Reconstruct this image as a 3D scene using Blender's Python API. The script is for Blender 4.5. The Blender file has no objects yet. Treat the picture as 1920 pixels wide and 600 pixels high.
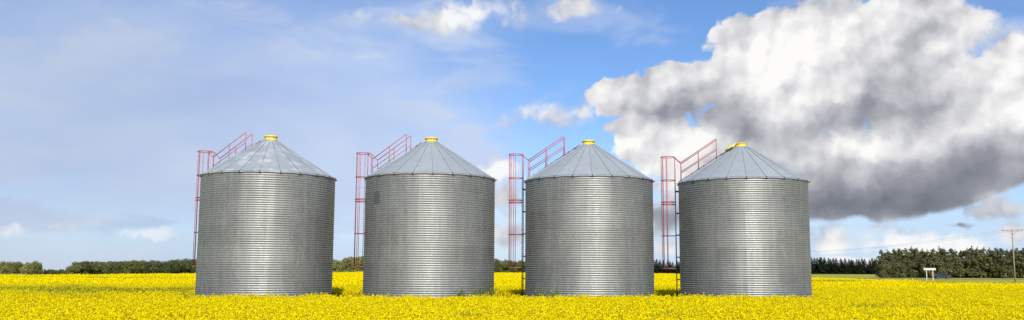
import bpy, bmesh, math, random
import numpy as np
from mathutils import Vector, Matrix
random.seed(7)
rng = np.random.default_rng(7)
SC = bpy.context.scene
COL = SC.collection
R = math.radians

# ------------------------------------------------------------------ camera
FPX, PITCH, ROLL, CAMH = 1650.0, R(7.02), R(0.30), 2.40
cp, sp, cr, sr = math.cos(PITCH), math.sin(PITCH), math.cos(ROLL), math.sin(ROLL)
FWD = Vector((0, cp, sp)); U0 = Vector((0, -sp, cp)); X0 = Vector((1, 0, 0))
CX = X0 * cr + U0 * sr; CY = U0 * cr - X0 * sr
CAMP = Vector((0, 0, CAMH))
cam = bpy.data.cameras.new('camera'); cam_o = bpy.data.objects.new('camera', cam); COL.objects.link(cam_o)
M4 = Matrix.Identity(4)
for r_ in range(3):
    M4[r_][0], M4[r_][1], M4[r_][2], M4[r_][3] = CX[r_], CY[r_], -FWD[r_], CAMP[r_]
cam_o.matrix_world = M4
cam.sensor_width = 36.0; cam.lens = FPX / 1920 * 36.0
cam.clip_start = 0.1; cam.clip_end = 20000
SC.camera = cam_o
def pdir(x, y):
    d = FWD + CX * ((x - 960) / FPX) - CY * ((y - 300) / FPX)
    return d.normalized()
def ground_at(x, y, z=0.0):
    d = pdir(x, y); t = (z - CAMH) / d.z
    return CAMP + d * t
def at_dist(x, dist, z=0.0):
    """ground point in the direction of photo column x, dist metres along +Y"""
    d = pdir(x, 503)
    return Vector((d.x / d.y * dist, dist, z))
def z_at(x, y, dist):
    d = pdir(x, y); return CAMH + d.z / d.y * dist

# ------------------------------------------------------------------ exposure
vs = SC.view_settings
vs.view_transform = 'Standard'; vs.look = 'None'; vs.gamma = 1.0; vs.use_curve_mapping = False
vs.exposure = 0.0
SC.cycles.use_denoising = True
SC.cycles.max_bounces = 6; SC.cycles.transparent_max_bounces = 6
SC.cycles.sample_clamp_indirect = 6.0

# ------------------------------------------------------------------ sun
SUN_AZ, SUN_EL = R(174), R(38)          # clockwise from +Y: behind the camera, a little to the right
SUN_DIR = Vector((math.sin(SUN_AZ) * math.cos(SUN_EL), math.cos(SUN_AZ) * math.cos(SUN_EL), math.sin(SUN_EL)))
sl = bpy.data.lights.new('sun', 'SUN'); sl.energy = 4.7; sl.angle = R(0.55); sl.color = (1.0, 0.95, 0.87)
so = bpy.data.objects.new('sun', sl); COL.objects.link(so)
so.rotation_euler = (-SUN_DIR).to_track_quat('-Z', 'Y').to_euler(); so.location = (0, -20, 60)

# ------------------------------------------------------------------ node helper
class NT:
    def __init__(s, tree): s.t = tree; s.n = tree.nodes; s.l = tree.links
    def node(s, typ, **kw):
        n = s.n.new(typ)
        for k, v in kw.items(): setattr(n, k, v)
        return n
    def put(s, sock, v):
        if v is None: return
        if hasattr(v, 'is_output'): s.l.new(v, sock)
        else: sock.default_value = v
    def m(s, op, a, b=None, c=None, clamp=False):
        n = s.node('ShaderNodeMath', operation=op, use_clamp=clamp)
        s.put(n.inputs[0], a); s.put(n.inputs[1], b); s.put(n.inputs[2], c)
        return n.outputs[0]
    def v(s, op, a, b=None, c=None, out=0):
        n = s.node('ShaderNodeVectorMath', operation=op)
        s.put(n.inputs[0], a); s.put(n.inputs[1], b)
        if c is not None: s.put(n.inputs[2], c)
        return n.outputs[out]
    def sm(s, x, lo, hi, a=0.0, b=1.0, typ='SMOOTHSTEP'):
        n = s.node('ShaderNodeMapRange', interpolation_type=typ, clamp=True)
        s.put(n.inputs[0], x); s.put(n.inputs[1], lo); s.put(n.inputs[2], hi); s.put(n.inputs[3], a); s.put(n.inputs[4], b)
        return n.outputs[0]
    def noise(s, vec, scale, detail=4, rough=0.55, lac=2.0, dist=0.0, col=False, dim='3D'):
        n = s.node('ShaderNodeTexNoise', noise_dimensions=dim)
        s.put(n.inputs['Vector'], vec)
        n.inputs['Scale'].default_value = scale; n.inputs['Detail'].default_value = detail
        n.inputs['Roughness'].default_value = rough; n.inputs['Lacunarity'].default_value = lac; n.inputs['Distortion'].default_value = dist
        return n.outputs['Color'] if col else n.outputs['Fac']
    def voro(s, vec, scale, detail=0, rough=0.5, smooth=0.6):
        n = s.node('ShaderNodeTexVoronoi', feature='SMOOTH_F1', voronoi_dimensions='2D')
        s.put(n.inputs['Vector'], vec)
        n.inputs['Scale'].default_value = scale; n.inputs['Detail'].default_value = detail
        n.inputs['Roughness'].default_value = rough; n.inputs['Smoothness'].default_value = smooth
        return n.outputs['Distance']
    def mix(s, fac, a, b, blend='MIX'):
        n = s.node('ShaderNodeMix', data_type='RGBA', blend_type=blend)
        s.put(n.inputs[0], fac); s.put(n.inputs[6], a); s.put(n.inputs[7], b)
        return n.outputs[2]
    def ramp(s, fac, stops, interp='LINEAR'):
        n = s.node('ShaderNodeValToRGB'); cr_ = n.color_ramp; cr_.interpolation = interp
        while len(cr_.elements) < len(stops): cr_.elements.new(0.5)
        for e, (p, c) in zip(cr_.elements, stops): e.position = p; e.color = (*c, 1)
        s.put(n.inputs[0], fac); return n.outputs[0]
def lin(r, g, b):
    f = lambda c: (c / 255 / 12.92) if c / 255 <= 0.04045 else ((c / 255 + 0.055) / 1.055) ** 2.4
    return (f(r), f(g), f(b))

# ------------------------------------------------------------------ sky
SKY_STRENGTH = 0.10
w = bpy.data.worlds.new('World'); SC.world = w; w.use_nodes = True
t = NT(w.node_tree); t.n.clear()
out = t.node('ShaderNodeOutputWorld'); bg = t.node('ShaderNodeBackground')
bg.inputs['Strength'].default_value = SKY_STRENGTH
t.l.new(bg.outputs[0], out.inputs[0])
w.cycles.sampling_method = 'MANUAL'; w.cycles.sample_map_resolution = 256
sky = t.node('ShaderNodeTexSky', sky_type='NISHITA'); sky.sun_disc = False
sky.sun_elevation = SUN_EL; sky.sun_rotation = SUN_AZ
sky.altitude = 600; sky.air_density = 1.0; sky.dust_density = 0.1; sky.ozone_density = 3.0
P = t.node('ShaderNodeTexCoord').outputs['Generated']
sep = t.node('ShaderNodeSeparateXYZ'); t.l.new(P, sep.inputs[0])
DEG = 180 / math.pi
az = t.m('MULTIPLY', t.m('ARCTAN2', sep.outputs[0], sep.outputs[1]), DEG)
el = t.m('MULTIPLY', t.m('ARCSINE', sep.outputs[2]), DEG)
uvn = t.node('ShaderNodeCombineXYZ'); t.l.new(az, uvn.inputs[0]); t.l.new(el, uvn.inputs[1])
UV = uvn.outputs[0]
def azel(x, y):
    d = pdir(x, y); return math.atan2(d.x, d.y) * DEG, math.asin(d.z) * DEG
PXD = DEG / FPX
def union(uv, blobs, k=0.22):
    """1 at the middle of a lobe, 0 on its rim, below 0 outside: smooth union over the lobes"""
    acc = None
    for (x, y, rx, ry) in blobs:
        u, v_ = azel(x, y); sx, sy = 1 / (rx * PXD), 1 / (ry * PXD)
        q = t.v('MULTIPLY_ADD', uv, (sx, sy, 0), (-u * sx, -v_ * sy, 0))
        d = t.v('LENGTH', q, out=1)
        acc = d if acc is None else t.m('SMOOTH_MIN', acc, d, k)
    return t.m('SUBTRACT', 1.0, acc)
def soft(uv, blobs):
    """sum of soft weighted lobes"""
    acc = None
    for (x, y, rx, ry, wt) in blobs:
        u, v_ = azel(x, y); sx, sy = 1 / (rx * PXD), 1 / (ry * PXD)
        q = t.v('MULTIPLY_ADD', uv, (sx, sy, 0), (-u * sx, -v_ * sy, 0))
        d = t.v('LENGTH', q, out=1)
        s_ = t.sm(d, 0.0, 1.35, wt, 0.0)
        acc = s_ if acc is None else t.m('ADD', acc, s_)
    return acc
# warp of the layout so that no lobe keeps a clean rim
N2 = dict(dim='2D')
wv = t.v('SUBTRACT', t.noise(UV, 0.22, 2, 0.55, col=True, **N2), (0.5, 0.5, 0.5))
wv2 = t.v('SUBTRACT', t.noise(UV, 0.9, 3, 0.6, col=True, **N2), (0.5, 0.5, 0.5))
UVW = t.v('ADD', t.v('MULTIPLY_ADD', wv, (1.6, 1.1, 0), UV), t.v('MULTIPLY', wv2, (1.0, 0.8, 0)))
big = [(1445, 85, 120, 92), (1550, 120, 150, 120), (1690, 70, 145, 125), (1895, 170, 115, 100), (1790, 220, 170, 140),
       (1150, 180, 60, 40), (1250, 170, 110, 54), (1340, 160, 70, 55), (1225, 252, 90, 62), (1300, 285, 120, 70),
       (1420, 230, 140, 120), (1500, 320, 220, 110), (1730, 320, 270, 105), (1610, 392, 235, 72), (1890, 330, 140, 62)]
small = [(1172, 276, 46, 20), (1030, 218, 105, 34), (1085, 208, 50, 30), (830, 42, 125, 38), (925, 20, 125, 38), (760, 38, 70, 26), (1085, 14, 85, 26), (1520, 3, 60, 18),
         (35, 432, 48, 14), (128, 422, 36, 11), (195, 411, 44, 9), (252, 437, 36, 11), (302, 441, 54, 14),
         (920, 325, 85, 36), (955, 440, 80, 34), (950, 370, 75, 45), (1250, 405, 75, 48), (1245, 350, 70, 40), (1240, 465, 80, 32), (1575, 450, 95, 42), (1730, 455, 70, 42), (1822, 465, 75, 32), (1785, 424, 44, 12),
         (1890, 392, 90, 32), (1905, 445, 60, 30), (1620, 490, 190, 20)]
def puff(vec, f, nf, det, va, na, sm_):
    """billowing relief, about -0.5 .. 0.5"""
    a = t.voro(vec, f, det, 0.5, sm_)
    b = t.noise(vec, nf, 5, 0.55, **N2)
    return t.m('ADD', t.m('MULTIPLY', t.m('SUBTRACT', 0.45, a), va), t.m('MULTIPLY', t.m('SUBTRACT', b, 0.5), na))
UVP = t.v('MULTIPLY_ADD', wv2, (0.7, 0.7, 0), UV)
n0 = puff(UVP, 0.36, 0.45, 3.0, 0.7, 1.3, 0.7)
s0_ = puff(UVP, 0.20, 0.22, 3.0, 1.15, 1.1, 0.35); s1_ = puff(t.v('ADD', UVP, (-0.45, 0.65, 0.0)), 0.20, 0.22, 3.0, 1.15, 1.1, 0.35)
covB = union(UVW, big, 0.25)
covS = union(UVW, small, 0.12)
# beyond the frame the same broken cumulus goes on
gen = t.m('MULTIPLY', t.m('SUBTRACT', t.noise(UV, 0.045, 2, 0.5, **N2), 0.55), 3.2)
far = t.m('MAXIMUM', t.sm(t.m('ABSOLUTE', az), 31, 40), t.sm(el, 19, 26))
FB = t.m('ADD', covB, t.m('MULTIPLY', n0, 0.45))
FS = t.m('ADD', covS, t.m('MULTIPLY', n0, 1.0))
FG = t.m('ADD', gen, t.m('MULTIPLY', n0, 0.5))
base_el = t.m('MULTIPLY_ADD', t.m('MAXIMUM', t.m('SUBTRACT', az, azel(1735, 415)[0]), 0.0), 0.33, azel(1600, 417)[1])   # level cloud base
cut = t.sm(t.m('MULTIPLY_ADD', n0, 0.5, t.m('SUBTRACT', el, base_el)), -0.12, 0.30)
aB = t.m('MULTIPLY', t.sm(FB, -0.02, 0.14), t.m('MAXIMUM', cut, t.sm(az, 10, 13, 1.0, 0.0)))
aS = t.m('MULTIPLY', t.sm(FS, -0.05, 0.65), t.sm(az, -16, -9, 0.5, 0.92))
nmx = t.node('ShaderNodeMix', data_type='FLOAT')
t.put(nmx.inputs[0], far); t.put(nmx.inputs[2], t.m('MAXIMUM', aB, aS)); t.put(nmx.inputs[3], t.sm(FG, 0.0, 0.3))
alpha = nmx.outputs[0]
# light and shade of the cloud masses (thick bases dark, sunlit heads bright)
shade = [(1450, 75, 130, 95, .34), (1480, 175, 110, 70, .26), (1895, 165, 105, 95, .36), (1290, 262, 120, 42, .26), (1600, 276, 160, 34, .36), (1690, 60, 110, 70, .12),
         (1240, 152, 130, 30, .16), (1150, 180, 60, 40, .12), (1172, 276, 50, 22, .28), (1575, 450, 110, 36, .30), (1735, 455, 80, 40, .40), (1830, 462, 80, 34, .40), (1890, 388, 90, 24, .30), (1620, 490, 220, 24, .40),
         (1245, 340, 60, 30, .2), (1240, 468, 80, 28, .3), (920, 320, 85, 34, .3), (880, 30, 200, 40, .22), (1050, 212, 100, 30, .2), (170, 430, 250, 30, .2),
         (1630, 395, 290, 44, -.42), (1760, 345, 230, 70, -.28), (1430, 275, 110, 62, -.30), (1350, 215, 90, 48, -.26), (1580, 228, 130, 40, -.28), (1850, 300, 150, 62, -.24), (1500, 360, 90, 50, -.22),
         (1260, 205, 100, 22, -.18), (1700, 170, 120, 60, -.14), (1785, 426, 46, 14, -.5), (1245, 412, 70, 34, -.4), (955, 400, 80, 60, -.06), (1760, 220, 60, 60, -.12)]
sh = soft(UVW, shade)
amp = t.sm(sh, -0.5, 0.15, 0.22, 0.62)
lum = t.m('MULTIPLY_ADD', t.m('SUBTRACT', s0_, s1_), amp, t.m('ADD', 0.68, sh))
lum = t.m('MULTIPLY_ADD', n0, 0.14, lum)
K = 1 / SKY_STRENGTH
ccol = t.ramp(lum, [(0.0, lin(114, 118, 130)), (0.3, lin(150, 153, 163)), (0.55, lin(196, 197, 203)), (0.8, lin(230, 230, 232)), (1.0, lin(253, 252, 250))])
ccol = t.v('SCALE', ccol); ccol.node.inputs['Scale'].default_value = K
# high thin veil, thick on the left, thinning into the blue, and the pale air low over the horizon
veil_n = t.noise(t.v('MULTIPLY', UV, (0.5, 1.3, 0)), 0.10, 4, 0.55, dist=0.2, **N2)
veil_b = soft(UVW, [(100, 250, 800, 480, 0.80), (560, 220, 420, 260, 0.40), (760, 360, 300, 200, 0.30)])
veil = t.m('MULTIPLY', t.m('MULTIPLY_ADD', t.m('SUBTRACT', veil_n, 0.5), 0.7, veil_b), t.sm(far, 0, 1, 1.0, 0.5))
streak = t.noise(t.v('MULTIPLY', UV, (0.35, 1.0, 0)), 0.35, 3, 0.55, dist=0.3, **N2)
veil = t.m('ADD', t.m('MAXIMUM', veil, 0.0), t.sm(streak, 0.48, 0.74, 0.0, 0.5))
veil = t.m('MAXIMUM', veil, t.sm(el, 0.0, 9.0, 0.88, 0.0, 'LINEAR'))
veil = t.m('MINIMUM', veil, 0.92)
vcol = t.v('SCALE', t.ramp(veil_n, [(0.3, lin(170, 187, 222)), (0.7, lin(194, 207, 228))])); t.put(vcol.node.inputs['Scale'], t.sm(az, -30, -4, K, K * 1.16))
base = t.v('MULTIPLY', sky.outputs[0], (0.95, 1.12, 1.38))
c2 = t.mix(alpha, t.mix(veil, base, vcol), ccol)
t.l.new(c2, bg.inputs['Color'])

# ------------------------------------------------------------------ materials
def material(name, build):
    m = bpy.data.materials.new(name); m.use_nodes = True
    nt = NT(m.node_tree); b = nt.n['Principled BSDF']
    build(nt, b); return m
def objco(nt): return nt.node('ShaderNodeTexCoord').outputs['Object']
def rnd(nt): return nt.node('ShaderNodeObjectInfo').outputs['Random']
def bumpn(nt, b, h, strength, dist):
    n = nt.node('ShaderNodeBump'); n.inputs['Strength'].default_value = strength; n.inputs['Distance'].default_value = dist
    nt.put(n.inputs['Height'], h); nt.l.new(n.outputs[0], b.inputs['Normal'])
def plain(name, col, rough=0.6, metal=0.0, var=0.12, scale=6.0):
    def bd(nt, b):
        n = nt.noise(objco(nt), scale, 4, 0.6)
        c = nt.mix(nt.sm(n, 0.3, 0.7), tuple(x * (1 - var) for x in col) + (1,), tuple(min(1, x * (1 + var)) for x in col) + (1,))
        nt.l.new(c, b.inputs['Base Color']); b.inputs['Roughness'].default_value = rough; b.inputs['Metallic'].default_value = metal
    return material(name, bd)
def galv(name, lo, hi, rough, metal, streak=0.5, patch=0.0):
    def bd(nt, b):
        g = nt.node('ShaderNodeNewGeometry').outputs['Position']
        spangle = nt.noise(g, 9.0, 3, 0.6)
        st = nt.noise(nt.v('MULTIPLY', g, (5.0, 5.0, 0.28)), 1.0, 4, 0.62)
        blot = nt.noise(g, 0.9, 4, 0.6)
        f = nt.m('ADD', nt.m('MULTIPLY', spangle, 0.30), nt.m('ADD', nt.m('MULTIPLY', st, streak), nt.m('MULTIPLY', blot, 0.35)))
        f = nt.m('ADD', f, nt.m('MULTIPLY', nt.m('SUBTRACT', rnd(nt), 0.5), 0.09))
        c = nt.mix(nt.sm(f, 0.32, 0.80), (*lo, 1), (*hi, 1))
        if patch:
            pn = nt.noise(nt.v('MULTIPLY', g, (1.0, 1.0, 1.6)), 1.3, 4, 0.6)
            c = nt.mix(nt.sm(pn, 0.46, 0.64, 0, patch), c, (0.72, 0.74, 0.74, 1))
        # a few rusty runs and pale drips
        rs = nt.noise(nt.v('MULTIPLY', g, (7.0, 7.0, 0.35)), 1.0, 2, 0.5)
        c = nt.mix(nt.sm(rs, 0.68, 0.80, 0, 0.3), c, (0.30, 0.24, 0.20, 1))
        nt.l.new(c, b.inputs['Base Color'])
        nt.put(b.inputs['Roughness'], nt.sm(spangle, 0.2, 0.8, rough - 0.07, rough + 0.08)); b.inputs['Metallic'].default_value = metal
    return material(name, bd)
MT = {}
MT['wall'] = galv('galvanised_wall', (0.215, 0.221, 0.213), (0.355, 0.364, 0.352), 0.55, 0.62, 0.45)
MT['roof'] = galv('galvanised_roof', (0.36, 0.395, 0.41), (0.48, 0.51, 0.525), 0.55, 0.30, 0.25)
MT['roof_worn'] = galv('oxidised_roof', (0.36, 0.395, 0.41), (0.48, 0.51, 0.525), 0.55, 0.30, 0.25, 0.45)
MT['rib'] = plain('rib_steel', (0.30, 0.33, 0.345), 0.5, 0.3)
MT['dark'] = plain('dark_steel', (0.045, 0.045, 0.05), 0.55, 0.4)
MT['plate'] = plain('dull_plate', (0.135, 0.14, 0.14), 0.6, 0.4)
MT['red'] = plain('faded_red_paint', (0.46, 0.11, 0.105), 0.5, 0.0, 0.2, 4.0)
MT['rust'] = plain('rusty_red_steel', (0.16, 0.07, 0.05), 0.7, 0.0, 0.4, 5.0)
MT['yellow'] = plain('yellow_paint', (0.92, 0.66, 0.07), 0.42, 0.0, 0.12, 7.0)
MT['wood'] = plain('weathered_pole_wood', (0.33, 0.25, 0.20), 0.85, 0.0, 0.2, 3.0)
MT['palewood'] = plain('pale_pole_wood', (0.50, 0.45, 0.38), 0.85, 0.0, 0.2, 3.0)
MT['white'] = plain('white_paint', (0.66, 0.60, 0.56), 0.6, 0.0, 0.05, 3.0)
MT['wire'] = plain('wire', (0.10, 0.10, 0.11), 0.6, 0.3)
MT['glassy'] = plain('insulator', (0.25, 0.20, 0.18), 0.25)
MT['carpaint'] = plain('blue_grey_car_paint', (0.045, 0.06, 0.085), 0.2, 0.4, 0.05)
MT['carglass'] = plain('car_glass', (0.02, 0.025, 0.03), 0.06)
MT['tyre'] = plain('tyre', (0.025, 0.025, 0.025), 0.85)
MT['rim'] = plain('rim', (0.5, 0.5, 0.52), 0.35, 0.8)
MT['lamp'] = plain('headlamp_lens', (0.85, 0.85, 0.85), 0.12)
MT['taillamp'] = plain('tail_lamp_lens', (0.4, 0.02, 0.02), 0.2)
def leafmat(name, c0, c1, trans=0.3, scale=0.8, spread=0.5, spec=0.2):
    def bd(nt, b):
        n = nt.noise(objco(nt), scale, 3, 0.6)
        f = nt.m('ADD', nt.sm(n, 0.3, 0.7, 0, 1 - spread), nt.m('MULTIPLY', rnd(nt), spread))
        c = nt.mix(f, (*c0, 1), (*c1, 1))
        nt.l.new(c, b.inputs['Base Color']); b.inputs['Roughness'].default_value = 0.55
        b.inputs['Specular IOR Level'].default_value = spec
        tr = nt.node('ShaderNodeBsdfTranslucent'); nt.l.new(c, tr.inputs['Color'])
        mx = nt.node('ShaderNodeMixShader'); mx.inputs[0].default_value = trans
        nt.l.new(b.outputs[0], mx.inputs[1]); nt.l.new(tr.outputs[0], mx.inputs[2])
        nt.l.new(mx.outputs[0], nt.n['Material Output'].inputs[0])
    return material(name, bd)
MT['petal'] = leafmat('canola_petal', (0.90, 0.73, 0.0), (0.97, 0.84, 0.003), 0.28, 8.0, 0.2, 0.03)
MT['stem'] = leafmat('canola_green', (0.22, 0.22, 0.012), (0.36, 0.34, 0.03), 0.25, 5.0, 0.4)
MT['dark_green'] = leafmat('canola_dark_green', (0.15, 0.17, 0.012), (0.26, 0.26, 0.03), 0.25, 5.0, 0.4)  # darker green for the sparse-flowered patches and the undergrowth
MT['weed'] = leafmat('weed_green', (0.10, 0.15, 0.02), (0.20, 0.25, 0.05), 0.3, 5.0, 0.4)
MT['leaf_olive'] = leafmat('olive_foliage', (0.123, 0.138, 0.036), (0.246, 0.246, 0.072), 0.25, 0.5)
MT['leaf_light'] = leafmat('light_foliage', (0.180, 0.195, 0.053), (0.360, 0.345, 0.120), 0.25, 0.5)
MT['leaf_dark'] = leafmat('dark_foliage', (0.068, 0.090, 0.033), (0.150, 0.165, 0.060), 0.2, 0.5)
MT['leaf_grey'] = leafmat('grey_green_foliage', (0.075, 0.085, 0.032), (0.205, 0.20, 0.08), 0.25, 0.45)
MT['needle_shaded'] = leafmat('shaded_spruce_foliage', (0.018, 0.026, 0.014), (0.035, 0.045, 0.022), 0.1, 0.5)  # cloud shadow over the spruces is put into this dark green
MT['bark'] = plain('bark', (0.12, 0.09, 0.065), 0.9, 0.0, 0.3, 2.0)
def ground_b(nt, b):
    g = nt.node('ShaderNodeNewGeometry').outputs['Position']
    n1_ = nt.noise(g, 0.035, 5, 0.6); n2_ = nt.noise(nt.v('MULTIPLY', g, (0.25, 1.0, 1.0)), 0.35, 5, 0.65)
    c = nt.mix(nt.sm(n1_, 0.35, 0.65), (0.29, 0.32, 0.045, 1), (0.40, 0.38, 0.08, 1))
    c = nt.mix(nt.sm(n2_, 0.42, 0.72, 0, 0.8), c, (0.50, 0.43, 0.15, 1))
    nt.l.new(c, b.inputs['Base Color']); b.inputs['Roughness'].default_value = 1.0; b.inputs['Specular IOR Level'].default_value = 0.0
    bumpn(nt, b, nt.noise(g, 3.0, 4, 0.7), 0.8, 0.25)
MT['ground'] = material('rough_grassland', ground_b)
MT['road'] = plain('gravel_road', (0.30, 0.26, 0.21), 0.95, 0.0, 0.15, 0.5)

# ------------------------------------------------------------------ mesh helpers
def mesh_np(name, V, F, mats, fm=None, smooth=False):
    """V (n,3), F list/array of equal-length faces"""
    me = bpy.data.meshes.new(name); V = np.asarray(V, np.float32); F = np.asarray(F, np.int32)
    k = F.shape[1]
    me.vertices.add(len(V)); me.vertices.foreach_set('co', V.ravel())
    me.loops.add(F.size); me.loops.foreach_set('vertex_index', F.ravel())
    me.polygons.add(len(F)); me.polygons.foreach_set('loop_start', np.arange(0, F.size, k, dtype=np.int32))
    for m in mats: me.materials.append(m)
    if fm is not None: me.polygons.foreach_set('material_index', np.asarray(fm, np.int32))
    if smooth: me.polygons.foreach_set('use_smooth', np.ones(len(F), bool))
    me.update(calc_edges=True); return me
class MB:
    def __init__(s): s.b = bmesh.new()
    def box(s, c, size, M=None):
        x = bmesh.ops.create_cube(s.b, size=1.0)['verts']
        T = Matrix.Translation(c) @ Matrix.Diagonal((*size, 1))
        bmesh.ops.transform(s.b, matrix=(M @ T if M is not None else T), verts=x); return s
    def tube(s, pts, r, seg=6, closed=False, r2=None, smooth=True):
        pts = [Vector(p) for p in pts]; n = len(pts); rings = []
        for i, p in enumerate(pts):
            a = pts[i - 1] if (i > 0 or closed) else p; c = pts[(i + 1) % n] if (i < n - 1 or closed) else p
            d = (c - a).normalized(); up = Vector((0, 0, 1)) if abs(d.z) < 0.9 else Vector((1, 0, 0))
            e1 = d.cross(up).normalized(); e2 = d.cross(e1)
            rr = r if r2 is None else r + (r2 - r) * i / (n - 1)
            rings.append([s.b.verts.new(p + (e1 * math.cos(2 * math.pi * k / seg) + e2 * math.sin(2 * math.pi * k / seg)) * rr) for k in range(seg)])
        for i in range(n if closed else n - 1):
            A, B = rings[i], rings[(i + 1) % n]
            for k in range(seg):
                f = s.b.faces.new((A[k], A[(k + 1) % seg], B[(k + 1) % seg], B[k])); f.smooth = smooth
        if not closed:
            s.b.faces.new(rings[0][::-1]); s.b.faces.new(rings[-1])
        return s
    def lathe(s, prof, seg=32, smooth=True):
        rings = [[s.b.verts.new((r * math.cos(2 * math.pi * k / seg), r * math.sin(2 * math.pi * k / seg), z)) for k in range(seg)] for r, z in prof]
        for A, B in zip(rings, rings[1:]):
            for k in range(seg):
                f = s.b.faces.new((A[k], A[(k + 1) % seg], B[(k + 1) % seg], B[k])); f.smooth = smooth
        return s
    def poly(s, pts): s.b.faces.new([s.b.verts.new(p) for p in pts]); return s
    def prism(s, pts, y0, y1):
        """outline in the XZ plane, extruded along Y"""
        A = [s.b.verts.new((x, y0, z)) for x, z in pts]; B = [s.b.verts.new((x, y1, z)) for x, z in pts]; n = len(pts)
        for k in range(n): s.b.faces.new((A[k], A[(k + 1) % n], B[(k + 1) % n], B[k]))
        s.b.faces.new(A[::-1]); s.b.faces.new(B); return s
    def mesh(s, name, mat):
        bmesh.ops.recalc_face_normals(s.b, faces=s.b.faces)
        me = bpy.data.meshes.new(name); s.b.to_mesh(me); s.b.free(); me.materials.append(mat); return me
def link(name, me, parent=None):
    o = bpy.data.objects.new(name, me); COL.objects.link(o)
    if parent is not None: o.parent = parent
    return o
def tag(o, label=None, cat=None, group=None, kind=None):
    for k, v_ in (('label', label), ('category', cat), ('group', group), ('kind', kind)):
        if v_: o[k] = v_
    return o

# ------------------------------------------------------------------ ground
def terrain(x, y):
    """level round the bins, falling away gently far off to the left"""
    x = np.asarray(x, float); y = np.asarray(y, float)
    d = np.hypot(x, y); a = np.degrees(np.arctan2(x, np.maximum(y, 1e-3)))
    k = np.clip((-9 - a) / 10, 0, 1); k = k * k * (3 - 2 * k)
    s_ = 0.0008 + 0.0085 * k
    return -s_ * np.maximum(0, d - 165) * np.where(y > 0, 1, 0)
nx, ny = 140, 150
gx = np.sign(np.linspace(-1, 1, nx)) * np.abs(np.linspace(-1, 1, nx)) ** 2.2 * 4200
gy = -60 + np.linspace(0, 1, ny) ** 2.2 * 5200
XX, YY = np.meshgrid(gx, gy); ZZ = terrain(XX, YY)
idx = np.arange(nx * ny).reshape(ny, nx)
F = np.stack([idx[:-1, :-1], idx[:-1, 1:], idx[1:, 1:], idx[1:, :-1]], -1).reshape(-1, 4)
g_o = link('ground', mesh_np('ground', np.stack([XX, YY, ZZ], -1).reshape(-1, 3), F, [MT['ground']], smooth=True))
tag(g_o, kind='structure')
rd = MB(); xs = [60, 120, 200, 320, 480, 700]
ROAD_Y = 266.0
for a, b_ in zip(xs, xs[1:]):
    rd.poly([(a, ROAD_Y - 3.5, float(terrain(a, ROAD_Y - 3.5)) + 0.12), (b_, ROAD_Y - 3.5, float(terrain(b_, ROAD_Y - 3.5)) + 0.12), (b_, ROAD_Y + 3.5, float(terrain(b_, ROAD_Y + 3.5)) + 0.12), (a, ROAD_Y + 3.5, float(terrain(a, ROAD_Y + 3.5)) + 0.12)])
tag(link('road', rd.mesh('road', MT['road'])), kind='structure')

# ------------------------------------------------------------------ canola field
BINS = [(-12.00, 43.33), (-4.05, 43.68), (3.89, 44.34), (11.77, 44.80)]
BIN_R = 3.2
FIELD = [(-95, 9), (-78, 85), (-69, 118), (-57, 158), (-43, 270), (46, 262), (46, 150), (48, 115), (55, 92), (66, 55), (80, 9)]
def in_poly(x, y, poly):
    ins = np.zeros(len(x), bool); n = len(poly)
    for i in range(n):
        (x1, y1), (x2, y2) = poly[i], poly[(i + 1) % n]
        c = ((y1 > y) != (y2 > y)) & (x < (x2 - x1) * (y - y1) / (y2 - y1 + 1e-9) + x1); ins ^= c
    return ins
def undul(x, y):
    return 0.02 * np.sin(x * 0.21 + 1.3 * np.sin(y * 0.09)) + 0.02 * np.sin(y * 0.17 + 0.8 * np.sin(x * 0.11) + 1)
def quads_from(cent, nrm, size, aspect=1.0):
    """cent (n,3), nrm (n,3) -> quad verts with a random roll"""
    n = len(cent); nrm = nrm / np.linalg.norm(nrm, axis=1, keepdims=True)
    rv = rng.normal(size=(n, 3)); e1 = np.cross(nrm, rv); e1 /= np.linalg.norm(e1, axis=1, keepdims=True); e2 = np.cross(nrm, e1)
    s1 = (size * 0.5)[:, None]; s2 = s1 * aspect
    V = np.stack([cent - e1 * s1 - e2 * s2 * .6, cent + e1 * s1 * .7 - e2 * s2, cent + e1 * s1 + e2 * s2 * .7, cent - e1 * s1 * .6 + e2 * s2], 1)
    return V.reshape(-1, 3)
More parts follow.
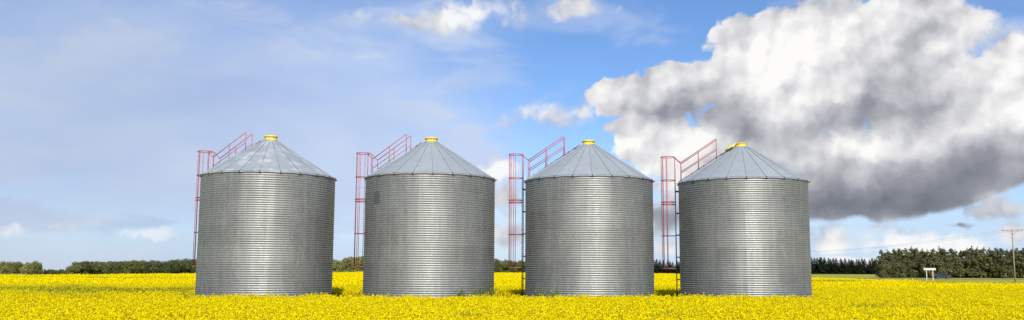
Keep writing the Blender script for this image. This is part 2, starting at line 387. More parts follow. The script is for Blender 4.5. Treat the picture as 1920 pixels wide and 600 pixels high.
def canola_patch(w_, heads, petals, psize, bloom,  hmean=0.99, hsd=0.055, stems=True, leaves=60, hr=0.034, hl=0.10):
    nb = heads
    bx = rng.uniform(-w_ / 2, w_ / 2, nb); by = rng.uniform(-w_ / 2, w_ / 2, nb)
    clump = 0.025 * np.sin(bx * 9 / w_ * 1.7 + 1) * np.cos(by * 11 / w_)
    h = rng.normal(hmean, hsd, nb) + clump
    tall = rng.random(nb) < 0.05; h = h + tall * rng.uniform(0.06, 0.2, nb)
    fl = rng.random(nb) < bloom
    V = []; fm = []
    # petals: a loose dome on each head
    ti = np.repeat(np.nonzero(fl)[0], petals); n = len(ti)
    if n:
        a = rng.uniform(0, 2 * np.pi, n); u = rng.random(n) ** 0.8
        rr = hr * (0.4 + 0.9 * u) * rng.uniform(.6, 1.2, n)
        c = np.stack([bx[ti] + rr * np.cos(a), by[ti] + rr * np.sin(a), h[ti] - u * hl], 1)
        nr = np.stack([np.cos(a) * .7, np.sin(a) * .7, rng.uniform(.1, 1.1, n)], 1) + rng.normal(0, .35, (n, 3))
        V.append(quads_from(c, nr, psize * rng.uniform(.7, 1.25, n))); fm += [0] * n
    if stems:
        m = nb; a = rng.uniform(0, np.pi, m); dx = np.cos(a) * 0.006; dy = np.sin(a) * 0.006
        lx = bx + rng.normal(0, .05, m); ly = by + rng.normal(0, .05, m); zb = h * 0.45
        top = h + np.where(fl, -0.01, 0.03)
        q = np.stack([np.stack([lx - dx, ly - dy, zb], 1), np.stack([lx + dx, ly + dy, zb], 1), np.stack([bx + dx * .6, by + dy * .6, top], 1), np.stack([bx - dx * .6, by - dy * .6, top], 1)], 1)
        V.append(q.reshape(-1, 3)); fm += [1] * m
        # pods and buds below the flowers
        k = 3; ti = np.repeat(np.arange(nb), k); n = len(ti); a = rng.uniform(0, 2 * np.pi, n)
        c = np.stack([bx[ti] + .03 * np.cos(a), by[ti] + .03 * np.sin(a), h[ti] - rng.uniform(.08, .34, n)], 1)
        nr = rng.normal(0, 1, (n, 3)); V.append(quads_from(c, nr, rng.uniform(.03, .07, n), 0.35)); fm += [1] * n
    n = leaves
    c = np.stack([rng.uniform(-w_ / 2, w_ / 2, n), rng.uniform(-w_ / 2, w_ / 2, n), rng.uniform(.35, .88, n) * hmean], 1)
    nr = rng.normal(0, .6, (n, 3)) + np.array([0, 0, 1]); V.append(quads_from(c, nr, rng.uniform(.08, .2, n) * (1 if w_ < 2 else 1.8), 0.6)); fm += [1] * n
    V = np.concatenate(V); F = np.arange(len(V)).reshape(-1, 4)
    return mesh_np('canola_patch', V, F, [MT['petal'], MT['stem'] if bloom > .8 else MT['dark_green']], fm)
psrc = bpy.data.collections.new('canola_sources')
def src(me):
    o = bpy.data.objects.new('canola_patch', me); psrc.objects.link(o); return o
srcs = []
for k in range(4): srcs.append(canola_patch(1.2, 850, 9, 0.031, 0.97))                      # 0-3 near, full bloom
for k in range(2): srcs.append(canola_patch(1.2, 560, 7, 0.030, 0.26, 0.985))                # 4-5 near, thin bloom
for k in range(3): srcs.append(canola_patch(3.0, 2300, 5, 0.080, 0.98, leaves=150, hr=0.06))   # 6-8 far, full bloom
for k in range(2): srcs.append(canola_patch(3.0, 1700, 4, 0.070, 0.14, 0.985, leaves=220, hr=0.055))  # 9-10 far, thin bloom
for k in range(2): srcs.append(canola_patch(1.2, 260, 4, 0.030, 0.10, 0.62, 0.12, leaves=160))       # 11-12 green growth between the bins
for k, me in enumerate(srcs): me.name = 'canola_patch_%02d' % k; o = src(me); o.name = 'canola_patch_%02d' % k
def grid(x0, x1, y0, y1, st):
    X, Y = np.meshgrid(np.arange(x0, x1, st), np.arange(y0, y1, st)); X = X.ravel().astype(float); Y = Y.ravel().astype(float)
    return X + rng.uniform(-.15, .15, len(X)) * st, Y + rng.uniform(-.15, .15, len(X)) * st
def scatter_object(name, P3, rot, scl, ind):
    me = bpy.data.meshes.new(name); me.vertices.add(len(P3)); me.vertices.foreach_set('co', np.asarray(P3, np.float32).ravel())
    for nm, ty, val in (('rot', 'FLOAT', rot), ('scl', 'FLOAT', scl), ('ind', 'INT', ind)):
        at = me.attributes.new(nm, ty, 'POINT'); at.data.foreach_set('value', np.asarray(val, np.float32 if ty == 'FLOAT' else np.int32))
    o = link(name, me)
    ng = bpy.data.node_groups.new(name + '_scatter', 'GeometryNodeTree')
    ng.interface.new_socket('Geometry', in_out='INPUT', socket_type='NodeSocketGeometry'); ng.interface.new_socket('Geometry', in_out='OUTPUT', socket_type='NodeSocketGeometry')
    N, L = ng.nodes, ng.links
    gi = N.new('NodeGroupInput'); go = N.new('NodeGroupOutput'); ip = N.new('GeometryNodeInstanceOnPoints'); ci = N.new('GeometryNodeCollectionInfo')
    ci.inputs['Collection'].default_value = psrc; ci.inputs['Separate Children'].default_value = True; ci.inputs['Reset Children'].default_value = True
    def na(nm, ty):
        n = N.new('GeometryNodeInputNamedAttribute'); n.data_type = ty; n.inputs['Name'].default_value = nm; return n.outputs['Attribute']
    cx_ = N.new('ShaderNodeCombineXYZ'); L.new(na('rot', 'FLOAT'), cx_.inputs[2])
    e2r = N.new('FunctionNodeEulerToRotation'); L.new(cx_.outputs[0], e2r.inputs[0])
    L.new(gi.outputs[0], ip.inputs['Points']); L.new(ci.outputs[0], ip.inputs['Instance']); ip.inputs['Pick Instance'].default_value = True
    L.new(na('ind', 'INT'), ip.inputs['Instance Index']); L.new(e2r.outputs[0], ip.inputs['Rotation']); L.new(na('scl', 'FLOAT'), ip.inputs['Scale'])
    L.new(ip.outputs[0], go.inputs[0])
    md = o.modifiers.new('scatter', 'NODES'); md.node_group = ng
    return o
LX, RX = BINS[0][0] - 3.35, BINS[3][0] + 3.3
def clearing(x, y):
    wob = 0.5 * np.sin(x * 1.3) + 0.3 * np.sin(x * 3.1)
    return (x > LX - .3) & (x < RX + .3) & (y > 40.2 + 0.15 * wob + 0.04 * (x - LX)) & (y < 49.3 + wob)
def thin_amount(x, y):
    """share of sparse-flowered, darker green patches: a strip left of the bins and a strip inside the far edges"""
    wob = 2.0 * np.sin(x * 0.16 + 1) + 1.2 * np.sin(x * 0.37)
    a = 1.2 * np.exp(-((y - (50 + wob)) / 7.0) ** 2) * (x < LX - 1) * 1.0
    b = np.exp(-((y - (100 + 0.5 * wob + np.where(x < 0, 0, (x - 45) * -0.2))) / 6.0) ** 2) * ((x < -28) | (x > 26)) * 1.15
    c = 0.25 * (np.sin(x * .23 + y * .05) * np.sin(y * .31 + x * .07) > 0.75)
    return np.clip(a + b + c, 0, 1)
pts = []
for (x0, x1, y0, y1, st, full, thin) in ((-60, 62, 12, 66, 0.95, (0, 1, 2, 3), (4, 5)), (-95, 85, 66, 275, 2.6, (6, 7, 8), (9, 10))):
    X, Y = grid(x0, x1, y0, y1, st)
    ok = in_poly(X, Y, FIELD) & ~clearing(X, Y) & (np.abs(X) < 0.66 * Y + 10)
    for (bx_, by_) in BINS: ok &= np.hypot(X - bx_, Y - by_) > BIN_R + (0.75 if st < 2 else 2)
    X, Y = X[ok], Y[ok]; n = len(X)
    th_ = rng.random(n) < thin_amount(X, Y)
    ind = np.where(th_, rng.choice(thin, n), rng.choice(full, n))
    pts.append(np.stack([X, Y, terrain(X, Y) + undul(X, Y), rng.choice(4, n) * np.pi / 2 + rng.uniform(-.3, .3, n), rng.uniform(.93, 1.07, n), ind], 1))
A = np.concatenate(pts)
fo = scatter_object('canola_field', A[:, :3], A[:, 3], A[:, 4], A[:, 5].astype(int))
tag(fo, 'dense yellow flowering canola crop covering the field', 'canola', kind='stuff')
X, Y = grid(LX - 1, RX + 1, 39.8, 50.6, 0.95)
ok = clearing(X, Y)
for (bx_, by_) in BINS: ok &= np.hypot(X - bx_, Y - by_) > BIN_R + 0.55
X, Y = X[ok], Y[ok]; n = len(X)
so_ = scatter_object('green_undergrowth', np.stack([X, Y, 0 * X], 1), rng.uniform(0, 6.28, n), rng.uniform(.8, 1.25, n), rng.choice((11, 12), n))
tag(so_, 'short green unflowered growth between and behind the bins', 'undergrowth', kind='stuff')

# ------------------------------------------------------------------ grain bins
EAVE, APEX = CAMH + 4.388, CAMH + 6.242                      # eave height, height of the collar's foot
COLLAR_R = 0.30
NT_, NS_, NP_ = 8, 7, 22                        # tiers, sheets per tier, roof panels
TH = (EAVE - 0.06) / NT_
def sheet_mesh():
    cols, cor, seg = 14, 8, 8; span = 2 * math.pi / NS_ + 0.014
    V = []; rows = cor * seg + 1
    for i in range(rows):
        z = TH * i / (rows - 1); off = -0.0082 * math.cos(2 * math.pi * i / seg)
        for j in range(cols + 1):
            a = span * (j / cols - 0.5); r = BIN_R + off + 0.003 * (j / cols)
            V.append((r * math.cos(a), r * math.sin(a), z))
    idx = np.arange(rows * (cols + 1)).reshape(rows, cols + 1)
    F = np.stack([idx[:-1, :-1], idx[:-1, 1:], idx[1:, 1:], idx[1:, :-1]], -1).reshape(-1, 4)
    return mesh_np('wall_sheet', V, F, [MT['wall']], smooth=True)
ME = {'sheet': sheet_mesh()}
SLOPE = math.atan2(APEX - EAVE, BIN_R - COLLAR_R)
RO = BIN_R + 0.075                              # outer edge of the roof
def roof_z(r): return EAVE + 0.015 + (BIN_R - r) * math.tan(SLOPE)
def panel_mesh(mat):
    b = MB(); h = math.pi / NP_; V = []
    for r in (RO, 2.2, 1.2, COLLAR_R - 0.02):
        for a in (-h, -h / 3, h / 3, h):
            rr = r * (math.cos(h) / math.cos(a)) if abs(a) < h else r
            V.append((rr * math.cos(a), rr * math.sin(a), roof_z(rr)))
    vs_ = [b.b.verts.new(v_) for v_ in V]
    for i in range(3):
        for j in range(3): b.b.faces.new((vs_[i * 4 + j], vs_[i * 4 + j + 1], vs_[(i + 1) * 4 + j + 1], vs_[(i + 1) * 4 + j]))
    lip = [b.b.verts.new((v_.co.x, v_.co.y, v_.co.z - 0.03)) for v_ in vs_[:4]]
    for j in range(3): b.b.faces.new((vs_[j], lip[j], lip[j + 1], vs_[j + 1]))
    return b.mesh('roof_panel', mat)
def rib_mesh():
    b = MB(); a = math.pi / NP_; w_ = 0.014; hh = 0.030
    d = Vector((math.cos(a), math.sin(a), 0)); s_ = Vector((-math.sin(a), math.cos(a), 0))
    rings = []
    for r in (RO + 0.02, COLLAR_R):
        p = d * r + Vector((0, 0, roof_z(r)))
        rings.append([b.b.verts.new(p + s_ * (-w_) + Vector((0, 0, -0.012))), b.b.verts.new(p + s_ * (-w_ * .8) + Vector((0, 0, hh))), b.b.verts.new(p + s_ * (w_ * .8) + Vector((0, 0, hh))), b.b.verts.new(p + s_ * w_ + Vector((0, 0, -0.012)))])
    for k in range(4): b.b.faces.new((rings[0][k], rings[0][(k + 1) % 4], rings[1][(k + 1) % 4], rings[1][k]))
    b.b.faces.new(rings[0]); b.b.faces.new(rings[1][::-1])
    return b.mesh('rib', MT['rib'])
ME['panel'] = panel_mesh(MT['roof']); ME['panel_worn'] = panel_mesh(MT['roof_worn']); ME['rib'] = rib_mesh()
ME['ribshade'] = MB().box((RO + 0.012, 0, roof_z(RO) + 0.008), (0.045, 0.045, 0.045), Matrix.Rotation(math.pi / NP_, 4, 'Z')).mesh('rib_end_shade', MT['dark'])  # dark block stands in for the shaded hollow of the open rib end
ME['eave'] = MB().lathe([(BIN_R + 0.002, EAVE - 0.02), (BIN_R + 0.014, EAVE - 0.02), (BIN_R + 0.012, EAVE + 0.02), (BIN_R - 0.03, EAVE + 0.025)], 64).mesh('eave_shade_ring', MT['dark'])  # dark ring stands in for the shaded gap under the eave
CZ = roof_z(COLLAR_R)
ME['collar'] = MB().lathe([(COLLAR_R + 0.008, CZ - 0.03), (COLLAR_R + 0.008, CZ + 0.0), (COLLAR_R, CZ + 0.005), (COLLAR_R, CZ + 0.15), (COLLAR_R + 0.012, CZ + 0.155), (COLLAR_R + 0.012, CZ + 0.175), (COLLAR_R - 0.02, CZ + 0.175), (COLLAR_R - 0.02, CZ + 0.0)], 32).mesh('filler_collar', MT['yellow'])
ME['lid'] = MB().lathe([(0.02, 0.055), (0.15, 0.05), (COLLAR_R + 0.03, 0.015), (COLLAR_R + 0.035, -0.04), (COLLAR_R + 0.025, -0.04), (COLLAR_R + 0.02, 0.008), (0.02, 0.04)], 32).mesh('lid', MT['yellow'])
lt = MB()
for k in range(5):
    a = R(-90 + (k - 2) * 34); lt.box((0, 0, 0), (0.014, 0.025, 0.035), Matrix.Translation(((COLLAR_R + 0.015) * math.cos(a), (COLLAR_R + 0.015) * math.sin(a), CZ + 0.11)) @ Matrix.Rotation(a, 4, 'Z'))
ME['latch'] = lt.mesh('latch', MT['dark'])
# ladder, safety cage and handrails stand on the -X side before they are turned
LXO = BIN_R + 0.17; CC = BIN_R + 0.53; CR_ = 0.36
bx3, by3 = BINS[2]
HZ = [z_at(968, y, by3 + 0.8) for y in (291, 335, 376, 380.5, 440, 502)]
CTOP, CBOT = HZ[0], HZ[-1]
def hoop(z):
    n = 18; return [(-CC - CR_ * math.cos(2 * math.pi * k / n), CR_ * math.sin(2 * math.pi * k / n), z) for k in range(n)]
ME['hoop'] = MB().tube(hoop(0), 0.021, 5, closed=True).mesh('cage_hoop', MT['red'])
ME['bar'] = MB().tube([(0, 0, CBOT), (0, 0, CTOP)], 0.015, 5).mesh('cage_bar', MT['red'])
ME['rail'] = MB().tube([(-LXO, 0, 0.25), (-LXO, 0, EAVE + 0.1)], 0.022, 6).mesh('ladder_rail', MT['dark'])
ME['uprail'] = MB().tube([(-LXO, 0, EAVE + 0.1), (-LXO, 0, CTOP)], 0.019, 6).mesh('grab_rail', MT['red'])
ME['rung'] = MB().tube([(-LXO, -0.2, 0), (-LXO, 0.2, 0)], 0.013, 5).mesh('rung', MT['dark'])
ME['bracket'] = MB().box((-(BIN_R + LXO) / 2, 0, 0), (LXO - BIN_R + 0.02, 0.035, 0.05)).mesh('bracket', MT['dark'])
RAIL_R = (3.06, 2.16, 1.24)
def onroof(r, h_=0.0): return Vector((-r, 0, roof_z(r) + h_))
ME['toprail'] = MB().tube([onroof(RAIL_R[0], 0.98), onroof(RAIL_R[2], 1.02)], 0.021, 5).mesh('top_rail', MT['red'])
ME['midrail'] = MB().tube([onroof(RAIL_R[0], 0.50), onroof(RAIL_R[2], 0.50)], 0.018, 5).mesh('mid_rail', MT['red'])
ME['post'] = MB().tube([(0, 0, 0.0), (0, 0, 1.0)], 0.020, 5).mesh('post', MT['red'])
ME['link'] = MB().tube([(-LXO - 0.02, 0, CTOP - 0.02), onroof(RAIL_R[0], 0.98)], 0.019, 5).mesh('link_rail', MT['red'])
ME['stringer'] = MB().tube([onroof(3.2, 0.05), onroof(0.42, 0.05)], 0.022, 5).mesh('roof_ladder_rail', MT['rust'])
ME['step'] = MB().box((0, 0, 0), (0.06, 0.44, 0.055)).mesh('roof_step', MT['rust'])
def child(name, key, root, loc=(0, 0, 0), rz=0.0):
    o = link(name, ME[key], root); o.location = loc; o.rotation_euler = (0, 0, rz); return o
SPEC = [(-16, 'worn', 'grain bin at the far left with pale mottled patches on its roof'),
        (-17, '', 'second grain bin from the left, dark square patch high on its wall'),
        (-9, '', 'third grain bin from the left, rusty steps along its roof edge'),
        (-13, 'open', 'rightmost grain bin with its yellow roof lid hinged open')]
for bi, ((bx_, by_), (gam, kind, lab)) in enumerate(zip(BINS, SPEC)):
    root = link('grain_bin', None); root.location = (bx_, by_, 0)
    tag(root, 'corrugated grey ' + lab, 'grain bin', 'row of four grain bins')
    for ti in range(NT_):
        for si in range(NS_):
            child('wall_sheet', 'sheet', root, (0, 0, 0.06 + ti * TH), 2 * math.pi * (si + 0.5 * (ti % 2)) / NS_ + bi * 0.3)
    ro = R((-8.6, 7.0, -2.0, 5.5)[bi])
    for k in range(NP_):
        p = child('roof_panel', 'panel_worn' if kind == 'worn' else 'panel', root, (0, 0, 0), ro + 2 * math.pi * k / NP_)
        child('rib', 'rib', p); child('rib_end_shade', 'ribshade', p)
    child('eave_shade_ring', 'eave', root)
    co = child('filler_collar', 'collar', root); child('latch', 'latch', co)
    ld = child('lid', 'lid', root, (0, 0, CZ + 0.19))
    if kind == 'open':
        # swung over to the left, lying upside down against the roof
        ld.location = (-0.56, -0.05, CZ - 0.005); ld.rotation_euler = (0, R(-(math.degrees(SLOPE))), 0); ld['label'] = 'open yellow lid leaning on the roof'
    g = R(gam)
    rails = []
    for s_ in (-1, 1):
        a = child('ladder_rail', 'rail', root, (0, 0, 0), g); a.location = (-math.sin(g) * 0.2 * s_, math.cos(g) * 0.2 * s_, 0)
        u_ = child('grab_rail', 'uprail', root, a.location, g)
        rails.append(a)
    for k in range(int((EAVE - 0.4) / 0.3)):
        q = child('rung', 'rung', rails[0], (0, -0.2 * -1, 0.45 + 0.3 * k))
    for k in range(6):
        for a in rails: child('bracket', 'bracket', a, (0, 0, 0.75 + 1.13 * k))
    for z in HZ: child('cage_hoop', 'hoop', root, (0, 0, z), g)
    for k in range(5):
        a = math.pi * (0.5 - (k + 0.3) / 4.6); lx, ly = -CC - (CR_ - 0.016) * math.cos(a), (CR_ - 0.016) * math.sin(a)
        child('cage_bar', 'bar', root, (lx * math.cos(g) - ly * math.sin(g), lx * math.sin(g) + ly * math.cos(g), 0), g)
    for s_ in (-1, 1):
        off = (-math.sin(g) * 0.28 * s_, math.cos(g) * 0.28 * s_, 0)
        tr = child('top_rail', 'toprail', root, off, g); child('mid_rail', 'midrail', root, off, g); child('link_rail', 'link', root, off, g)
        for r in RAIL_R:
            p = onroof(r, -0.01); child('post', 'post', tr, p)
        child('roof_ladder_rail', 'stringer', root, (off[0] * .8, off[1] * .8, 0), g)
    for k in range(9):
        p = onroof(3.1 - 0.3 * k, 0.075); q = Matrix.Rotation(g, 4, 'Z') @ p
        o = child('roof_step', 'step', root, q, g); o.rotation_euler = (0, -SLOPE, g)
    if bi == 1:
        # plate bolted over the wall, seen at the upper left
        a = math.atan2(-by_, -bx_) - R(52); pm = MB()
        for j in range(4):
            a0, a1 = (j - 2) * 0.035, (j - 1) * 0.035; r = BIN_R + 0.012
            pm.poly([(r * math.cos(a0), r * math.sin(a0), -.27), (r * math.cos(a1), r * math.sin(a1), -.27), (r * math.cos(a1), r * math.sin(a1), .27), (r * math.cos(a0), r * math.sin(a0), .27)])
        o = link('patch_plate', pm.mesh('patch_plate', MT['plate']), root); o.location = (0, 0, z_at(707, 372, by_ - 1.8)); o.rotation_euler = (0, 0, a); o['label'] = 'dark square patch on the wall'

# ------------------------------------------------------------------ trees
def leaf_cloud(lobes, per, size, jitter=0.25, up=0.25):
    """leaf-sized faces through the volume of each lobe, thickest towards its shell"""
    Cs, Ns, Ss = [], [], []
    for (cx_, cy_, cz_, rx, ry, rz) in lobes:
        n = int(per * (rx * ry + rz * (rx + ry) / 2) / 2)
        d = rng.normal(size=(n, 3)); d /= np.linalg.norm(d, axis=1, keepdims=True)
        rr = rng.uniform(0.25, 1.0, n) ** 0.45 * (1 + rng.normal(0, .08, n))
        lump = 1 + jitter * np.sin(d[:, 0] * 6 + cx_ * 3) * np.sin(d[:, 1] * 6 + cy_) * np.sin(d[:, 2] * 6 + cz_)
        c = np.array([cx_, cy_, cz_]) + d * np.array([rx, ry, rz]) * (rr * lump)[:, None]
        Cs.append(c); Ns.append(d + rng.normal(0, .55, (n, 3)) + np.array([0, 0, up])); Ss.append(size * rng.uniform(.55, 1.4, n))
    c, nn, ss = np.concatenate(Cs), np.concatenate(Ns), np.concatenate(Ss)
    V = quads_from(c, nn, ss, 0.7); return V, np.arange(len(V)).reshape(-1, 4)
def trunk_mesh(h, r, limbs):
    b = MB(); b.tube([(0, 0, -0.3), (0.05, 0.02, h * .3), (0.0, 0.06, h * .6), (0.05, 0, h * .92)], r, 7, r2=r * .25)
    for k in range(limbs):
        a = 2.4 * k + random.random(); z = h * (.28 + .5 * k / limbs); L = h * random.uniform(.18, .32)
        b.tube([(0, 0, z), (math.cos(a) * L * .5, math.sin(a) * L * .5, z + L * .35), (math.cos(a) * L, math.sin(a) * L, z + L * .6)], r * .42, 5, r2=r * .1)
    return b.mesh('trunk', MT['bark'])
def round_crown(h, w_, mat, n=14, size=0.42, per=95):
    lob = [(0, 0, h * .58, w_ * .34, w_ * .34, h * .34)]
    for k in range(n):
        a = rng.uniform(0, 6.28); e = rng.uniform(-.85, 1); rad = math.sqrt(max(0.05, 1 - e * e * .8))
        lr = rng.uniform(.16, .27) * w_
        lob.append((math.cos(a) * rad * w_ * .33, math.sin(a) * rad * w_ * .33, h * .54 + e * h * .33, lr, lr, lr * rng.uniform(.7, 1.0)))
    for k in range(7):
        a = k * .9 + rng.uniform(0, .5); lob.append((math.cos(a) * w_ * .3, math.sin(a) * w_ * .3, h * .13, w_ * .17, w_ * .17, h * .14))
    V, F = leaf_cloud(lob, per, size); V[:, 2] = np.maximum(V[:, 2], -0.3)
    k = (h / V[:, 2].max()); V *= k; return mesh_np('crown', V, F, [mat])
def tall_crown(h, w_, mat, n=24, size=0.46, per=80):
    """upright shelterbelt tree: ragged spire tops, boughs down to the ground"""
    lob = []
    for k in range(n):
        f = (k + rng.uniform(-.3, .3)) / n; z = h * (.06 + .86 * f); env = w_ * .5 * (1 - f ** 2.2) ** .7 * (.62 + .38 * min(1, f * 6))
        a = rng.uniform(0, 6.28); lr = w_ * rng.uniform(.12, .22) * (1.1 - .55 * f)
        lob.append((math.cos(a) * env * .75, math.sin(a) * env * .75, z, lr, lr, lr * rng.uniform(.8, 1.35)))
    lob.append((0, 0, h * .42, w_ * .22, w_ * .22, h * .38)); lob.append((0, 0, h * .92, w_ * .06, w_ * .06, h * .08))
    V, F = leaf_cloud(lob, per, size); V[:, 2] = np.maximum(V[:, 2], 0.05); return mesh_np('crown', V, F, [mat])
def spruce_crown(h, w_, mat, tiers=16):
    Vs = []
    for k in range(tiers):
        f = k / (tiers - 1); z = h * (.05 + .92 * f); r = w_ * .5 * (1 - f) ** .85 + .12
        n = int(50 + 130 * (1 - f)); a = rng.uniform(0, 6.28, n); rr = r * np.sqrt(rng.uniform(.05, 1, n)) * (1 + .18 * np.sin(a * 5 + k))
        c = np.stack([rr * np.cos(a), rr * np.sin(a), z - rr * .35 + rng.normal(0, .12, n)], 1)
        nr = np.stack([np.cos(a) * .5, np.sin(a) * .5, np.ones(n)], 1) + rng.normal(0, .3, (n, 3)); Vs.append(quads_from(c, nr, rng.uniform(.4, .9, n) * (.6 + .5 * (1 - f)), .6))
    V = np.concatenate(Vs); V[:, 2] = np.maximum(V[:, 2], .05); return mesh_np('crown', V, np.arange(len(V)).reshape(-1, 4), [mat])
KIND = {}
for key, mat in (('olive', 'leaf_olive'), ('light', 'leaf_light'), ('dark', 'leaf_dark')):
    KIND[key] = [(round_crown(8, 8.0, MT[mat]), trunk_mesh(6.6, .22, 6), 8.0) for k in range(4)]
KIND['belt'] = [(tall_crown(11, 6.2, MT['leaf_grey']), trunk_mesh(9.5, .2, 8), 11.0) for k in range(6)]
KIND['bush'] = [(round_crown(6.5, 8, MT['leaf_grey'], 16), trunk_mesh(4.5, .16, 6), 6.5) for k in range(2)]
KIND['spruce'] = [(spruce_crown(11, 4.6, MT['needle_shaded']), trunk_mesh(10, .2, 3), 11.0) for k in range(4)]
ORD = ['first', 'second', 'third', 'fourth', 'fifth', 'sixth', 'seventh', 'eighth', 'ninth', 'tenth', 'eleventh', 'twelfth', 'thirteenth', 'fourteenth', 'fifteenth', 'sixteenth',
       'seventeenth', 'eighteenth', 'nineteenth', 'twentieth', 'twenty-first', 'twenty-second', 'twenty-third', 'twenty-fourth', 'twenty-fifth', 'twenty-sixth', 'twenty-seventh', 'twenty-eighth', 'twenty-ninth', 'thirtieth']
def tree(name, kind, px, top, dist, wide, label, group):
    crown, trunk, h0 = random.choice(KIND[kind])
    p = at_dist(px, dist); gz = float(terrain(p.x, p.y)); h = max(1.5, z_at(px, top, dist) - gz)
    e = link(name, None); e.location = (p.x, p.y, gz); s_ = h / h0
    e.scale = (s_ * wide, s_ * wide, s_); e.rotation_euler = (0, 0, random.uniform(0, 6.28))
    link('crown', crown, e); link('trunk', trunk, e)
    return tag(e, label, 'tree', group)
def row(name, kind, xs_, tops, dist, djit, wide, labf, group):
    for i, x in enumerate(xs_):
        top = np.interp(x, [a for a, _ in tops], [b for _, b in tops]) + random.uniform(-1.6, 1.8)
        tree(name, kind if isinstance(kind, str) else random.choice(kind), x + random.uniform(-2, 2), top, dist + random.uniform(-djit, djit), wide * random.uniform(.9, 1.15), labf(ORD[i]), group)
row('broadleaf_tree', ('light', 'light', 'olive'), np.arange(-22, 72, 11.5), [(-30, 490), (20, 490), (66, 489), (76, 492)], 450, 12, 0.95, lambda o: f'pale green tree, {o} from the left in the clump at the left edge', 'pale trees at the left edge')
row('broadleaf_tree', 'dark', np.arange(76, 152, 6.5), [(78, 506), (100, 504.5), (130, 505)], 900, 20, 1.0, lambda o: f'tiny dark distant tree, {o} from the left in the low gap', 'low far trees in the gap')
row('broadleaf_tree', ('dark', 'dark', 'olive'), np.arange(140, 385, 9.6), [(138, 492), (180, 488.5), (240, 488), (270, 485.5), (290, 488.5), (320, 486), (380, 484)], 470, 18, 0.95, lambda o: f'rounded dark green tree, {o} from the left in the row left of the bins', 'tree row left of the bins')
row('broadleaf_tree', ('olive', 'light'), np.arange(615, 700, 9.5), [(610, 484), (640, 484), (690, 478)], 420, 15, 0.95, lambda o: f'olive tree, {o} from the left in the gap between first and second bin', 'trees between first and second bin')
row('broadleaf_tree', ('dark', 'olive'), np.arange(915, 1000, 9.5), [(915, 484), (940, 485), (960, 488), (1000, 488)], 420, 15, 0.9, lambda o: f'dark green tree, {o} from the left in the gap between second and third bin', 'trees between second and third bin')
row('spruce_tree', 'spruce', np.arange(1215, 1290, 6.0), [(1215, 484), (1235, 484), (1260, 489), (1290, 490)], 560, 20, 1.9, lambda o: f'dark spruce, {o} from the left in the gap between third and fourth bin', 'spruces between third and fourth bin')
row('spruce_tree', 'spruce', np.arange(1510, 1656, 5.4), [(1510, 481), (1530, 482), (1560, 484), (1600, 486), (1650, 485)], 620, 25, 1.9, lambda o: f'dark spruce, {o} from the left in the row right of the last bin', 'dark spruces right of the last bin')
row('shelterbelt_tree', 'belt', np.arange(1656, 1945, 10.6), [(1650, 468), (1690, 464), (1712, 461), (1740, 466), (1764, 462), (1800, 467), (1832, 461), (1856, 463), (1900, 465), (1950, 462)], 312, 7, 1.15, lambda o: f'tall grey green tree, {o} from the left in the dense belt behind the road', 'dense tree belt at the right')
row('shelterbelt_tree', 'belt', np.arange(1662, 1945, 14.0), [(1650, 474), (1700, 470), (1800, 471), (1950, 468)], 330, 5, 1.35, lambda o: f'tree of the second rank, {o} from the left, peering through the dense belt', 'second rank of the tree belt')
for px, top, lab in ((1660, 489, 'rounded low bush at the left end of the dense tree belt'), (1682, 484, 'broad bush in front of the tree belt, left of the white sign')):
    tree('bush', 'bush', px, top, 300, 0.85, lab, 'bushes before the tree belt')['category'] = 'bush'

# ------------------------------------------------------------------ poles, wires, sign
def pole(px, dist, top, mat, label, arm=None, r=0.14):
    p = at_dist(px, dist); gz = float(terrain(p.x, p.y)); z = z_at(px, top, dist)
    e = link('utility_pole', None); e.location = (p.x, p.y, gz); h = z - gz
    link('shaft', MB().tube([(0, 0, -.5), (0, 0, h * .5), (0, 0, h)], r, 8, r2=r * .7).mesh('shaft', mat), e)
    tag(e, label, 'pole', 'utility poles')
    if arm:
        ca = link('crossarm', MB().box((0, -0.14, h - 0.30), (arm, 0.10, 0.13)).mesh('crossarm', mat), e)
        for s_ in (-1, 1):
            link('brace', MB().tube([(s_ * arm * .22, -0.16, h - 0.36), (0, -0.15, h - 1.0)], 0.03, 5).mesh('brace', MT['wood']), ca)
            for q in (.94, .5): link('insulator', MB().lathe([(0.02, 0), (0.06, 0.02), (0.045, 0.08), (0.06, 0.12), (0.02, 0.17)], 8).mesh('insulator', MT['glassy']), ca).location = (s_ * arm * .5 * q, -0.14, h - 0.235)
    return e, h
P1, h1 = pole(1902, 165, 430, MT['wood'], 'tall wooden utility pole with crossarm at the right edge', 3.9)
p2 = at_dist(1432, 330)
P2, h2 = pole(1432, 330, 468, MT['wood'], 'far wooden utility pole hidden behind the rightmost bin', 3.9)
for q in (-.94, -.5, .5, .94):
    a = Vector(P1.location) + Vector((3.9 * .5 * q, -0.14, h1 - 0.07)); b_ = Vector(P2.location) + Vector((3.9 * .5 * q, -0.14, h2 - 0.07))
    nm = {-.94: 'leftmost', -.5: 'second from left', .5: 'third from left', .94: 'rightmost'}[q]
    f = [a.lerp(b_, k / 20) - Vector((0, 0, 1.9 * 4 * (k / 20) * (1 - k / 20))) for k in range(21)]
    c = a + (a - b_).normalized() * 90; c.z = a.z + 0.3
    f = [a.lerp(c, k / 8) - Vector((0, 0, 1.0 * 4 * (k / 8) * (1 - k / 8))) for k in range(8, 0, -1)] + f
    tag(link('power_line', MB().tube(f, 0.006, 4).mesh('power_line', MT['wire'])), f'thin sagging power line on the {nm} insulator of the crossarm', 'power line', 'power lines on the utility pole')
pole(12.5, 448, 487.5, MT['palewood'], 'pale wooden pole before the pale trees at left edge', 1.6, 0.30)
pole(81.5, 600, 505, MT['palewood'], 'short pale pole in the low gap at left', None, 0.32)
sd = 203.0; sp_ = at_dist(1743, sd); e = link('roadside_sign', None); e.location = (sp_.x, sp_.y, 0)
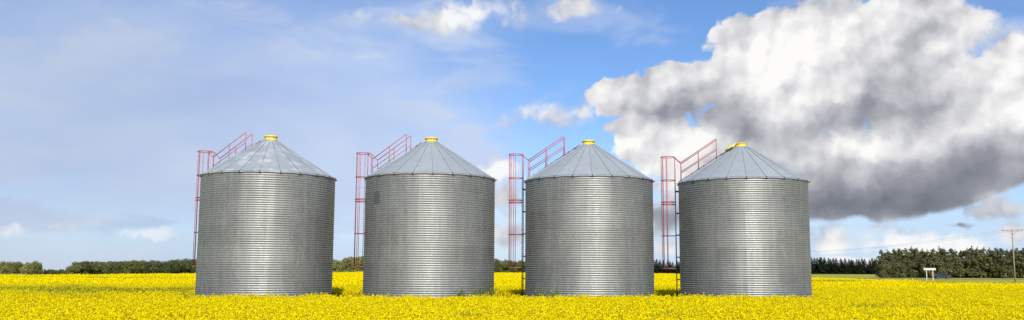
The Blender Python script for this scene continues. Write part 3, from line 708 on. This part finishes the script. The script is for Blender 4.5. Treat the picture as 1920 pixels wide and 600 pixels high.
zt, zb = z_at(1743, 502.5, sd), z_at(1743, 506.6, sd)
link('board', MB().box((0, 0, (zt + zb) / 2), (2.75, 0.08, zt - zb)).mesh('board', MT['white']), e)
for s_ in (-1, 1): link('post', MB().box((s_ * 0.72, 0.10, zt / 2 - 0.1), (0.16, 0.11, zt - 0.25)).mesh('post', MT['white']), e)
tag(e, 'blank white board sign on two posts beside the car', 'sign')

# ------------------------------------------------------------------ car on the road
cx_ = at_dist(1762, ROAD_Y).x; e = link('car', None); e.location = (cx_, ROAD_Y - 1.2, float(terrain(cx_, ROAD_Y)) + 0.125)
tag(e, 'dark blue car driving right behind the white sign', 'car')
body = [(-2.3, .42), (-2.35, .85), (-2.2, 1.02), (-1.75, 1.08), (-1.15, 1.45), (-.2, 1.52), (.45, 1.42), (1.15, 1.02), (2.0, .9), (2.3, .72), (2.33, .4), (1.85, .3), (1.75, .55), (1.45, .68), (1.15, .55), (1.05, .28), (-1.1, .28), (-1.2, .55), (-1.5, .68), (-1.8, .55), (-1.9, .32)]
bm_ = MB().prism(body, -0.86, 0.86)
for v_ in bm_.b.verts:
    if v_.co.z > 1.1: v_.co.y *= 0.80
bo = link('body', bm_.mesh('body', MT['carpaint']), e)
for s_ in (-1, 1):
    for nm, pts_ in (('rear_window', [(-1.55, 1.10), (-1.08, 1.40), (-.35, 1.45), (-.35, 1.08)]), ('front_window', [(-.27, 1.08), (-.27, 1.45), (.40, 1.37), (.92, 1.05)])):
        link('window', MB().poly([(x, s_ * (0.865 if z < 1.12 else 0.715), z) for x, z in pts_]).mesh('window', MT['carglass']), bo)
    link('headlight', MB().box((2.24, s_ * .62, .74), (.16, .36, .16)).mesh('headlight', MT['lamp']), e)
    link('tail_light', MB().box((-2.29, s_ * .64, .88), (.12, .3, .16)).mesh('tail_light', MT['taillamp']), e)
    for x in (-1.5, 1.45):
        wh = link('wheel', MB().lathe([(.16, -.1), (.32, -.1), (.34, -.06), (.34, .06), (.32, .1), (.16, .1)], 18).mesh('tyre', MT['tyre']), e); wh.location = (x, s_ * .80, .34); wh.rotation_euler = (R(90), 0, 0)
        link('rim', MB().lathe([(.01, .07), (.1, .06), (.19, .085), (.19, -.085), (.01, -.07)], 14).mesh('rim', MT['rim']), wh)
link('windscreen', MB().poly([(.50, -.68, 1.42), (1.14, -.80, 1.05), (1.14, .80, 1.05), (.50, .68, 1.42)]).mesh('windscreen', MT['carglass']), bo).location = (.02, 0, .02)

# ------------------------------------------------------------------ weeds at the foot of the bins
def weed_mesh(h, n):
    Vs = []
    fm = []
    for k in range(n):
        a = rng.uniform(0, 6.28); L = h * rng.uniform(.65, 1.0); lean = rng.uniform(.05, .3)
        b0 = np.array([rng.normal(0, .06), rng.normal(0, .06), 0.0]); tip = b0 + np.array([math.cos(a) * lean * L, math.sin(a) * lean * L, L])
        s_ = np.array([-math.sin(a), math.cos(a), 0]) * .007
        Vs.append(np.array([b0 - s_, b0 + s_, tip + s_ * .5, tip - s_ * .5])); fm.append(0)
        m = 64; f = rng.uniform(.45, 1.02, m); c = b0 + (tip - b0) * f[:, None] + rng.normal(0, .055, (m, 3))
        Vs.append(quads_from(c, rng.normal(0, 1, (m, 3)), rng.uniform(.035, .09, m), .5)); fm += [1 if x > .9 and random.random() < .12 else 0 for x in f]
    V = np.concatenate(Vs); return mesh_np('tall_weed', V, np.arange(len(V)).reshape(-1, 4), [MT['weed'], MT['petal']], fm)
wm = [weed_mesh(1.7, 9), weed_mesh(1.45, 7), weed_mesh(1.3, 5)]
spots = [(872, 540, 1, 'leftmost tall weed before the second bin'), (888, 537, 0, 'second tall weed from left before the second bin'), (902, 538, 0, 'third tall weed from left before the second bin'), (913, 535, 0, 'fourth tall weed from left, at the second bin\'s right edge'), (922, 534, 0, 'rightmost and tallest weed at the second bin\'s right edge'),
         (858, 546, 2, 'small low weed before the middle right of the second bin'), (1004, 541, 1, 'small weed at the left foot of the third bin'), (1028, 544, 2, 'short weed before the left part of the third bin'), (1049, 540, 1, 'thin weed before the third bin, right of the other two')]
for px, top, k, lab in spots:
    p = at_dist(px, 40.4); hz = z_at(px, top, 40.4)
    o = link('tall_weed', wm[k]); o.location = (p.x, p.y, 0); s_ = hz / (1.7, 1.45, 1.3)[k]; o.scale = (s_, s_, s_); o.rotation_euler = (0, 0, random.uniform(0, 6.28))
    tag(o, 'green ' + lab, 'weed', 'weeds at the foot of the bins')
